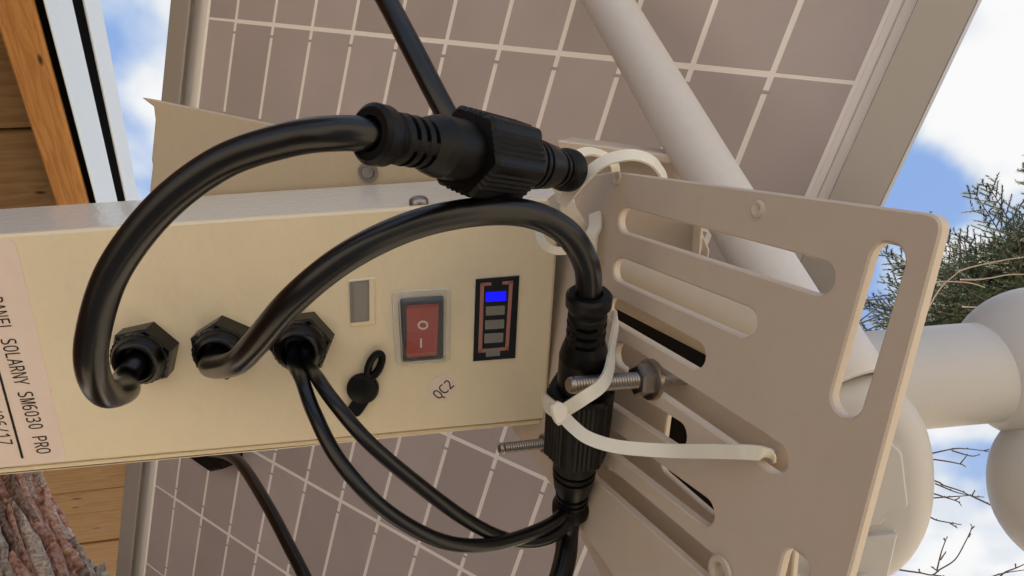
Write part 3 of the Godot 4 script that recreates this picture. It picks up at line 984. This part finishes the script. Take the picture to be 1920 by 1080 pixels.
func build_switch(t: Node3D):
	var mb := MB.new()
	var p := BOX.off(0.0015)
	slab(mb, p, round_poly(px_poly(p, [[750, 561], [832, 555], [831, 674], [755, 680]]), 0.001), 0.0015, 0.0005)
	var sw := part("switch", mb, M.black, t)
	# rocker: two faces that meet in a shallow V, the lower one pressed in
	mb = MB.new()
	var hi := BOX.off(0.0060); var mid := BOX.off(0.0036); var lo := BOX.off(0.0040); var bs := BOX.off(0.0012)
	var a := hi.at(762, 579); var b := hi.at(822, 575)
	var c := mid.at(763, 624); var d := mid.at(821, 620)
	var e := lo.at(762, 664); var f := lo.at(818, 659)
	mb.quad(a, b, d, c, BOX.nrm); mb.quad(c, d, f, e, BOX.nrm)
	var a2 := bs.at(762, 572); var b2 := bs.at(823, 568); var e2 := bs.at(763, 672); var f2 := bs.at(819, 667)
	var c2 := bs.at(763, 624); var d2 := bs.at(822, 620)
	mb.quad(a, b, b2, a2, Vector3(0, 1, 0)); mb.quad(e, f, f2, e2, Vector3(0, -1, 0))
	mb.quad(a, c, c2, a2, Vector3(-1, 0, 0)); mb.quad(c, e, e2, c2, Vector3(-1, 0, 0))
	mb.quad(b, d, d2, b2, Vector3(1, 0, 0)); mb.quad(d, f, f2, d2, Vector3(1, 0, 0))
	var rk := part("rocker", mb, M.red, sw, "red plastic rocker marked O and I")
	# marks
	mb = MB.new()
	var n1 := (b - a).cross(c - a).normalized()
	if n1.dot(BOX.nrm) < 0: n1 = -n1
	var p1 := Pl.new(a + n1 * 0.0003, n1)
	var cc := p1.two(p1.at(793, 610))
	slab(mb, p1, disc(cc, 0.0020, 28), 0.0004, 0.0, [disc(cc, 0.00135, 24)], 0.0007)
	part("off_mark", mb, M.print_white, rk)
	mb = MB.new()
	var n2 := (f - e).cross(c - e).normalized()
	if n2.dot(BOX.nrm) < 0: n2 = -n2
	var p2 := Pl.new(e + n2 * 0.0003, n2)
	slab(mb, p2, px_poly(p2, [[788, 635], [791, 635], [791, 652], [788, 652]]), 0.0004, 0.0)
	part("on_mark", mb, M.print_white, rk)
	# clear splash cover
	mb = MB.new()
	var g := BOX.off(0.0009)
	slab(mb, g, round_poly(px_poly(g, [[733, 547], [845, 540], [844, 680], [742, 688]]), 0.0028, 6), 0.0008, 0.0004)
	part("cover_rim", mb, M.rim, sw)
	mb = MB.new()
	var top := BOX.off(0.0085)
	var o := round_poly(px_poly(top, [[745, 561], [838, 556], [835, 683], [752, 691]]), 0.0022, 6)
	slab(mb, top, o, 0.0076, 0.0014)
	part("clear_cover", mb, M.glass, sw, "clear plastic splash cover")

func build_gauge(t: Node3D):
	var mb := MB.new()
	var p := BOX.off(0.0006)
	slab(mb, p, px_poly(p, [[892, 524], [974, 517], [966, 672], [887, 678]]), 0.0006, 0.0002)
	var g := part("battery_gauge", mb, M.display, t, "black battery gauge with one bar lit blue")
	var q := BOX.off(0.0008)
	mb = MB.new()
	for s in [[[901, 531], [921, 529.5], [921, 535], [908, 536], [908, 537]], [[901, 531], [908, 531], [903.5, 661], [896.5, 661.5]], [[942, 528], [962, 526.5], [962, 532], [942, 533.5]], [[955, 527], [962, 526.5], [953.5, 656], [947, 656.5]], [[897, 655], [912, 654], [911.5, 660.5], [897, 661.5]], [[937, 652], [953.5, 650.5], [953.5, 656.5], [937, 658]]]:
		slab(mb, q, px_poly(q, s), 0.0002, 0.0)
	part("outline", mb, M.pink, g)
	mb = MB.new()
	slab(mb, q.off(0.00003), px_poly(q.off(0.00003), [[911, 654], [938, 652], [937.5, 667], [911, 669]]), 0.0002, 0.0)
	part("terminal", mb, M.greybar, g)
	var bars := [[[911, 548], [949, 546], [949, 564], [911, 566]], [[911, 575], [947, 573], [946, 590], [911, 592]], [[909.5, 601], [945.5, 599], [945, 615.5], [909.5, 618]], [[908, 626], [944, 624], [943, 641.5], [908, 644]]]
	for i in 4:
		mb = MB.new()
		slab(mb, q, round_poly(px_poly(q, bars[i]), 0.0003, 3), 0.0002, 0.0)
		part("bar", mb, M.blue if i == 0 else M.greybar, g, "bar lit bright blue" if i == 0 else "")

# ---------------------------------------------------------------- slotted bracket
func build_bracket():
	var t := thing("slotted_bracket", "beige metal bracket plate with long slots and rounded corner", "bracket", PLATE.at(1300, 1080))
	var P := PLATE
	var outer := round_poly(px_poly(P, [[1096, 331], [1150, 321], [1772, 404], [1570, 1160], [1300, 1300], [950, 790], [1000, 720], [1012, 560], [1034, 440], [1080, 400]]), 0.004)
	var slots := []
	for q in [[1173, 413, 1536, 520], [1163, 506, 1396, 603], [1152, 580, 1303, 665], [1165, 665, 1452, 858], [1140, 732, 1269, 814], [1130, 815, 1319, 958], [1116, 878, 1345, 1076], [1662, 490, 1587, 748], [1492, 1062, 1462, 1180]]:
		slots.append(capsule(P.two(P.at(q[0], q[1])), P.two(P.at(q[2], q[3])), 0.0041))
	var mb := MB.new()
	slab(mb, P, outer, 0.0028, 0.0005, slots, 0.003)
	part("plate", mb, M.ivory, t)
	# inner strap plate a little behind
	var I := P.off(-0.014)
	mb = MB.new()
	var hole := [round_poly(px_poly(I, [[1252, 770], [1330, 830], [1345, 972], [1238, 878]]), 0.003), round_poly(px_poly(I, [[1140, 838], [1182, 868], [1180, 905], [1142, 880]]), 0.001)]
	slab(mb, I, px_poly(I, [[1120, 612], [1510, 800], [1470, 1250], [1190, 1200], [1000, 840]]), 0.002, 0.0004, hole, 0.004)
	part("inner_plate", mb, M.ivory, t)
	# bolts with nuts and washers
	for q in [[1222, 711, 0.031, 1.0], [1043, 829, 0.025, 0.82]]:
		var c := P.at(q[0], q[1])
		mb = MB.new()
		var k: float = q[3]
		var prof := [[-0.016, 0.0], [-0.016, 0.0024 * k]]
		var s := -0.015
		while s < q[2] - 0.001:
			prof.append([s, 0.00238 * k]); prof.append([s + 0.0005, 0.0027 * k]); s += 0.001
		prof.append([q[2] - 0.0006, 0.0025 * k]); prof.append([q[2], 0.0020 * k]); prof.append([q[2], 0.0])
		lathe(mb, c, P.nrm, prof, 20)
		var b := part("bolt", mb, M.steel, t)
		mb = MB.new()
		var w := P.off(0.0064)
		slab(mb, w, disc(w.two(c + P.nrm * 0.0064), 0.0054 * k, 6, 0.35), 0.0048, 0.0007)
		part("nut", mb, M.steel, b)
		mb = MB.new()
		lathe(mb, c, P.nrm, [[0.0001, 0.003], [0.0001, 0.0066], [0.0014, 0.0066], [0.0016, 0.0063], [0.0016, 0.003]], 32)
		part("washer", mb, M.steel, b)
	# weld dimples along the upper edge
	for q in [[1158, 334], [1421, 392]]:
		mb = MB.new()
		var c := P.at(q[0], q[1])
		lathe(mb, c, P.nrm, [[0.0, 0.0024], [0.0006, 0.0022], [0.0008, 0.0016], [0.0003, 0.0008], [0.0002, 0.0]], 18)
		part("weld_spot", mb, M.ivory, t)
	# washer seat at the lower slot
	mb = MB.new()
	lathe(mb, P.at(1352, 1070), P.nrm, [[-0.004, 0.0022], [0.0004, 0.0022], [0.0010, 0.0026], [0.0010, 0.0040], [0.0002, 0.0044]], 26)
	part("rivet", mb, M.ivory, t)

# ---------------------------------------------------------------- security camera
func build_security_camera():
	var t := thing("security_camera", "white rounded security camera behind the slotted bracket", "camera", U(1700, 1080, 0.28))
	var mb := MB.new()
	var hp := Pl.new(U(1600, 915, 0.252), Vector3(-0.22, -0.20, 0.95))
	var oval := []
	for k in 48:
		var a := TAU * k / 48.0
		oval.append([1590.0 + 180.0 * cos(a) * pow(abs(cos(a)), -0.12), 918.0 - 206.0 * sin(a) * pow(abs(sin(a)) + 0.001, -0.1)])
	puff(mb, hp, px_poly(hp, oval), 0.05, 0.011)
	var hs := part("housing", mb, M.white_plastic, t)
	mb = MB.new()
	var c1 := hp.off(0.0028)
	slab(mb, c1, round_poly(px_poly(c1, [[1540, 800], [1640, 800], [1692, 850], [1704, 952], [1664, 962], [1652, 986], [1540, 996]]), 0.0016), 0.004, 0.0006)
	part("side_cover", mb, M.white_plastic, hs)
	mb = MB.new()
	var c2 := hp.off(0.0034)
	slab(mb, c2, round_poly(px_poly(c2, [[1540, 1018], [1684, 1002], [1648, 1160], [1520, 1160]]), 0.0012), 0.005, 0.0007)
	var ha := part("hatch", mb, M.white_plastic, hs)
	mb = MB.new()
	lathe(mb, c2.at(1622, 1096), hp.nrm, [[-0.001, 0.0052], [0.0016, 0.0050], [0.0022, 0.0040], [0.0022, 0.0]], 28)
	part("knob", mb, M.white_plastic, ha)
	mb = MB.new()
	tube(mb, spline([U(1560, 722, 0.29), U(1680, 712, 0.288), U(1790, 702, 0.287), U(1900, 694, 0.287)], 6), 0.0212, 0.0206, 44)
	part("arm", mb, M.white_plastic, t)
	mb = MB.new()
	blob(mb, U(1952, 682, 0.287), Vector3(0.0325, 0, 0), Vector3(0, 0.0320, 0), Vector3(0, 0, 0.031), 2.0, 48, 28)
	part("joint", mb, M.white_plastic, t)
	mb = MB.new()
	blob(mb, U(2022, 915, 0.275), Vector3(0.0298, 0, 0), Vector3(0, 0.0335, 0), Vector3(0, 0, 0.03), 2.1, 48, 28)
	part("lens_head", mb, M.white_plastic, t)
	mb = MB.new()
	tube(mb, PackedVector3Array([U(1952, 682, 0.287), U(2022, 915, 0.275)]), 0.016, 0.016, 24)
	part("yoke", mb, M.white_plastic, t)

# ---------------------------------------------------------------- connectors and cables
func connector(t: Node3D, a: Vector3, b: Vector3, n0: float, n1: float, NR: float):
	var ax := (b - a).normalized()
	var L := (b - a).length()
	var R := 0.0070
	var mb := MB.new()
	# sleeve towards a
	lathe(mb, a, ax, [[-0.0006, 0.0041], [-0.0006, R - 0.001], [0.0004, R], [0.0036, R], [0.0046, R - 0.0008], [0.0052, 0.0058], [0.0066, 0.0056]], 40)
	part("strain_relief", mb, M.black, t)
	mb = MB.new()
	var s := 0.0066
	var prof := [[s, 0.0056]]
	for k in 3:
		prof.append_array([[s + 0.0004, 0.0060], [s + 0.0020, 0.0061], [s + 0.0022, 0.0052], [s + 0.0032, 0.0052], [s + 0.0034, 0.0062]])
		s += 0.0034
	prof.append_array([[s + 0.003, 0.0072], [s + 0.006, 0.0079], [n0 * L, 0.0080]])
	# moulded webs interrupt the grip grooves
	lathe(mb, a, ax, prof, 72, func(an, s2):
		var f := fmod((s2 - 0.0066) / 0.0034, 1.0)
		if s2 > 0.0066 and s2 < 0.0168 and f > 0.63 and f < 0.96 and fmod(an + 0.3, TAU / 4.0) < 0.5: return 1.16
		return 1.0)
	part("plug", mb, M.black, t)
	# nut
	mb = MB.new()
	lathe(mb, a, ax, [[n0 * L, 0.0060], [n0 * L, NR - 0.001], [n0 * L + 0.0012, NR], [n1 * L - 0.0012, NR], [n1 * L, NR - 0.001], [n1 * L, 0.0060]], 6 * 14, func(an, _s): 
		var seg := fmod(an, TAU / 6.0) / (TAU / 6.0)
		var hexr := 0.94 / cos((seg - 0.5) * TAU / 6.0)
		var rib := 0.0
		if seg > 0.2 and seg < 0.8: rib = 0.02 * (1.0 if int(round(seg * 14.0)) % 2 == 0 else -1.0)
		return min(hexr, 1.06) + rib)
	part("coupling_nut", mb, M.black, t)
	# socket side
	mb = MB.new()
	prof = [[n1 * L, 0.0080], [n1 * L + 0.004, 0.0079]]
	s = n1 * L + 0.006
	for k in 2:
		prof.append_array([[s, 0.0077], [s + 0.0002, 0.0068], [s + 0.0012, 0.0068], [s + 0.0014, 0.0076]])
		s += 0.003
	prof.append_array([[L - 0.014, 0.0069], [L - 0.0115, 0.0060]])
	s = L - 0.0112
	for k in 2:
		prof.append_array([[s, 0.0060], [s + 0.0002, 0.0052], [s + 0.0012, 0.0052], [s + 0.0014, 0.0060]])
		s += 0.0028
	prof.append_array([[L - 0.0052, 0.0058]])
	lathe(mb, a, ax, prof, 40)
	part("socket", mb, M.black, t)
	mb = MB.new()
	lathe(mb, a, ax, [[L - 0.0052, 0.0058], [L - 0.0046, R - 0.0008], [L - 0.0036, R], [L - 0.0004, R], [L + 0.0006, R - 0.001], [L + 0.0006, 0.0041]], 40)
	part("strain_relief", mb, M.black, t)

func build_cables():
	# connectors
	var a1 := U(695, 251, 0.155); var b1 := U(1068, 320, 0.228)
	var t := thing("cable_connector", "black screw connector lying across above the box", "connector", a1.lerp(b1, 0.5))
	connector(t, a1, b1, 0.37, 0.64, 0.0116)
	var a2 := U(1105, 552, 0.207); var b2 := U(1070, 958, 0.258)
	t = thing("cable_connector", "black screw connector hanging upright, bound by a white tie", "connector", a2.lerp(b2, 0.5))
	connector(t, a2, b2, 0.37, 0.68, 0.0108)
	var cable := func(called: String, label: String, pts: Array, r0: float, r1: float, m: Material, seg := 22):
		var q := []
		for p in pts: q.append(p if p is Vector3 else U(p[0], p[1], p[2]))
		var tt := thing(called, label, "cable", q[0])
		var mb := MB.new()
		tube(mb, spline(q, 14), r0, r1, seg)
		part("sheath", mb, m, tt)
		return tt
	var g1 := BOX.at(279, 655) + BOX.nrm * 0.008; var g2 := BOX.at(426, 645) + BOX.nrm * 0.008; var g3 := BOX.at(570, 634) + BOX.nrm * 0.008
	var ax1 := (b1 - a1).normalized(); var ax2 := (b2 - a2).normalized()
	cable.call("thick_cable", "thick black cable looping from the gland beside the paper label to a connector",
		[g1, g1 + BOX.nrm * 0.012 + Vector3(-0.001, -0.003, 0), [236, 730, 0.212], [200, 738, 0.193], [175, 700, 0.180], [174, 630, 0.174], [212, 510, 0.170], [300, 392, 0.166], [415, 305, 0.162], [540, 262, 0.158], [640, 250, 0.155], a1 + ax1 * 0.004], 0.0040, 0.0040, M.cable)
	cable.call("thick_cable", "thick black cable arching from the middle gland to the upright connector",
		[g2, g2 + BOX.nrm * 0.011, [440, 681, 0.214], [478, 645, 0.199], [550, 562, 0.188], [650, 482, 0.184], [770, 424, 0.186], [890, 398, 0.190], [990, 401, 0.196], [1062, 436, 0.200], [1100, 498, 0.204], a2 + ax2 * 0.003], 0.0040, 0.0040, M.cable)
	cable.call("thin_cable", "thin black lead from the gland by the dust cap, sagging lowest",
		[g3 + Vector3(-0.0022, 0, 0), g3 + BOX.nrm * 0.007 + Vector3(-0.0006, -0.0035, 0), [566, 712, 0.234], [588, 772, 0.226], [635, 862, 0.220], [715, 950, 0.218], [810, 1008, 0.222], [890, 1024, 0.228], [960, 1012, 0.236], [1030, 984, 0.246], [1064, 955, 0.254]], 0.0024, 0.0024, M.cable, 16)
	cable.call("thin_cable", "thin black lead from the gland by the dust cap, passing close under it",
		[g3 + Vector3(0.0024, 0, 0), g3 + BOX.nrm * 0.007 + Vector3(0.0044, -0.0035, 0), [594, 707, 0.234], [625, 752, 0.226], [690, 828, 0.222], [780, 905, 0.224], [870, 972, 0.229], [940, 1008, 0.236], [1000, 1016, 0.244], [1048, 996, 0.250], [1072, 955, 0.256]], 0.0024, 0.0024, M.cable, 16)
	cable.call("outlet_cable", "black cable leaving the bottom of the upright connector", [b2 - ax2 * 0.003, [1064, 1000, 0.256], [1060, 1045, 0.250], [1046, 1100, 0.243], [1020, 1180, 0.235]], 0.0041, 0.0041, M.cable)
	cable.call("overhead_cable", "black cable coming down across the panel behind the lying connector", [[640, -150, 0.30], [722, -5, 0.282], [775, 95, 0.272], [832, 205, 0.266], [880, 290, 0.266], [930, 350, 0.272], [960, 400, 0.285]], 0.0044, 0.0044, M.cable)
	cable.call("panel_cable", "thin black cable running down from the panel's junction box", [[396, 848, 0.76], [425, 852, 0.68], [455, 874, 0.62], [500, 945, 0.56], [540, 1020, 0.52], [580, 1100, 0.49], [620, 1200, 0.48]], 0.0052, 0.0044, M.cable, 16)

# ---------------------------------------------------------------- cable ties
func strap(mb: MB, pts: Array, face: Array, w: float, th: float):
	# a flat ribbon: face[i] is the way its flat side looks at that point
	var q := spline(pts, 8); var fq := spline(face, 8)
	var A := []
	for i in q.size():
		var tg := (q[min(i + 1, q.size() - 1)] - q[max(i - 1, 0)]).normalized()
		var f := fq[i] - tg * fq[i].dot(tg)
		f = f.normalized()
		var sd := tg.cross(f)
		A.append([q[i] + sd * w + f * th, q[i] - sd * w + f * th, q[i] - sd * w - f * th, q[i] + sd * w - f * th, f, sd])
	for i in A.size() - 1:
		var a = A[i]; var b = A[i + 1]
		mb.tri(a[0], a[1], b[1], a[4], a[4], b[4]); mb.tri(a[0], b[1], b[0], a[4], b[4], b[4])
		mb.tri(a[2], a[3], b[3], -a[4], -a[4], -b[4]); mb.tri(a[2], b[3], b[2], -a[4], -b[4], -b[4])
		mb.quad(a[1], a[2], b[2], b[1], -a[5]); mb.quad(a[0], a[3], b[3], b[0], a[5])
	for a in [A[0], A[A.size() - 1]]:
		mb.quad(a[0], a[1], a[2], a[3], q[0] - q[1] if a == A[0] else q[q.size() - 1] - q[q.size() - 2])

func build_ties():
	var Z := Vector3(0, 0, 1)
	# tie round the upright connector, its tail running to the bracket
	var t := thing("cable_tie", "white nylon tie round the upright connector, tail through a slot", "cable tie", U(1050, 775, 0.21))
	var mb := MB.new()
	strap(mb, [U(1050, 775, 0.208), U(1092, 748, 0.203), U(1128, 722, 0.206), U(1143, 690, 0.213), U(1148, 645, 0.222), U(1156, 600, 0.236), U(1150, 590, 0.250)], [Z, Z, Vector3(0.3, 0, 1), Vector3(0.6, 0, 0.8), Vector3(0.8, 0, 0.6), Vector3(0.8, 0, 0.6), Vector3(0.8, 0, 0.6)], 0.0020, 0.0005)
	part("loop", mb, M.tie, t)
	mb = MB.new()
	strap(mb, [U(1050, 775, 0.208), U(1034, 764, 0.212), U(1022, 752, 0.222), U(1018, 745, 0.236)], [Z, Vector3(-0.4, 0.2, 1), Vector3(-0.9, 0.1, 0.4), Vector3(-1, 0, 0)], 0.0022, 0.0006)
	part("loop", mb, M.tie, t)
	mb = MB.new()
	strap(mb, [U(1052, 776, 0.207), U(1075, 800, 0.203), U(1105, 822, 0.200), U(1160, 838, 0.197), U(1250, 845, 0.193), U(1340, 846, 0.184), U(1408, 848, 0.1785), U(1440, 852, 0.183), U(1452, 857, 0.196)], [Z, Z, Vector3(0, 0.2, 1), Vector3(0, 0.3, 1), Vector3(-0.1, 0.2, 1), Vector3(-0.2, 0.1, 1), Vector3(-0.3, 0, 1), Vector3(-0.6, 0, 0.8), Vector3(-1, 0, 0)], 0.0019, 0.0005)
	part("tail", mb, M.tie, t)
	mb = MB.new()
	var hp := Pl.new(U(1050, 776, 0.2045), Vector3(0.0, 0.1, 1.0))
	slab(mb, hp, round_poly(px_poly(hp, [[1030, 763], [1046, 752], [1066, 762], [1066, 786], [1048, 800], [1038, 790]]), 0.0008), 0.005, 0.0007)
	part("head", mb, M.tie, t)
	# arched tie between the lying connector and the bracket
	t = thing("cable_tie", "white nylon tie arching over the bracket's top edge", "cable tie", U(1100, 330, 0.235))
	mb = MB.new()
	strap(mb, [U(1052, 382, 0.236), U(1082, 348, 0.232), U(1115, 314, 0.230), U(1150, 296, 0.230), U(1190, 291, 0.233), U(1222, 302, 0.240), U(1240, 324, 0.250), U(1246, 345, 0.258)], [Vector3(0.5, 0.2, 1), Vector3(-0.4, 0.3, 1), Vector3(-0.4, 0.4, 1), Vector3(0, 0.4, 1), Vector3(0, 0.3, 1), Vector3(0, 0.2, 1), Vector3(0, 0.2, 1), Vector3(0, 0.2, 1)], 0.0020, 0.0005)
	part("strap", mb, M.tie, t)
	# small tie behind it
	t = thing("cable_tie", "white nylon tie looped behind the lying connector's end", "cable tie", U(1100, 290, 0.262))
	mb = MB.new()
	strap(mb, [U(1068, 312, 0.262), U(1084, 290, 0.262), U(1106, 284, 0.264), U(1128, 290, 0.268), U(1150, 306, 0.272), U(1156, 330, 0.276)], [Z, Z, Vector3(0, 0.4, 1), Vector3(0, 0.4, 1), Z, Z], 0.0017, 0.0006)
	part("strap", mb, M.tie, t)
	# tie and clip at the box corner
	t = thing("cable_tie", "white nylon tie hooked at the box corner under the arching cable", "cable tie", U(1040, 440, 0.24))
	mb = MB.new()
	strap(mb, [U(1030, 398, 0.238), U(1012, 425, 0.238), U(1016, 452, 0.236), U(1034, 468, 0.236), U(1060, 470, 0.240), U(1080, 462, 0.246)], [Z, Vector3(-0.3, 0, 1), Vector3(-0.2, -0.2, 1), Z, Z, Z], 0.0014, 0.0005)
	part("hook", mb, M.tie, t)
	mb = MB.new()
	strap(mb, [U(1034, 385, 0.242), U(1052, 376, 0.240), U(1072, 402, 0.243), U(1092, 438, 0.250), U(1104, 470, 0.256)], [Z, Z, Z, Z, Z], 0.0026, 0.0008)
	part("clip", mb, M.tie, t)
	mb = MB.new()
	strap(mb, [U(1116, 400, 0.246), U(1116, 425, 0.244), U(1108, 448, 0.243), U(1106, 500, 0.244)], [Vector3(-0.6, 0, 0.8), Vector3(-0.6, 0, 0.8), Vector3(-0.6, 0, 0.8), Vector3(-0.6, 0, 0.8)], 0.0022, 0.0008)
	part("tail", mb, M.tie, t)
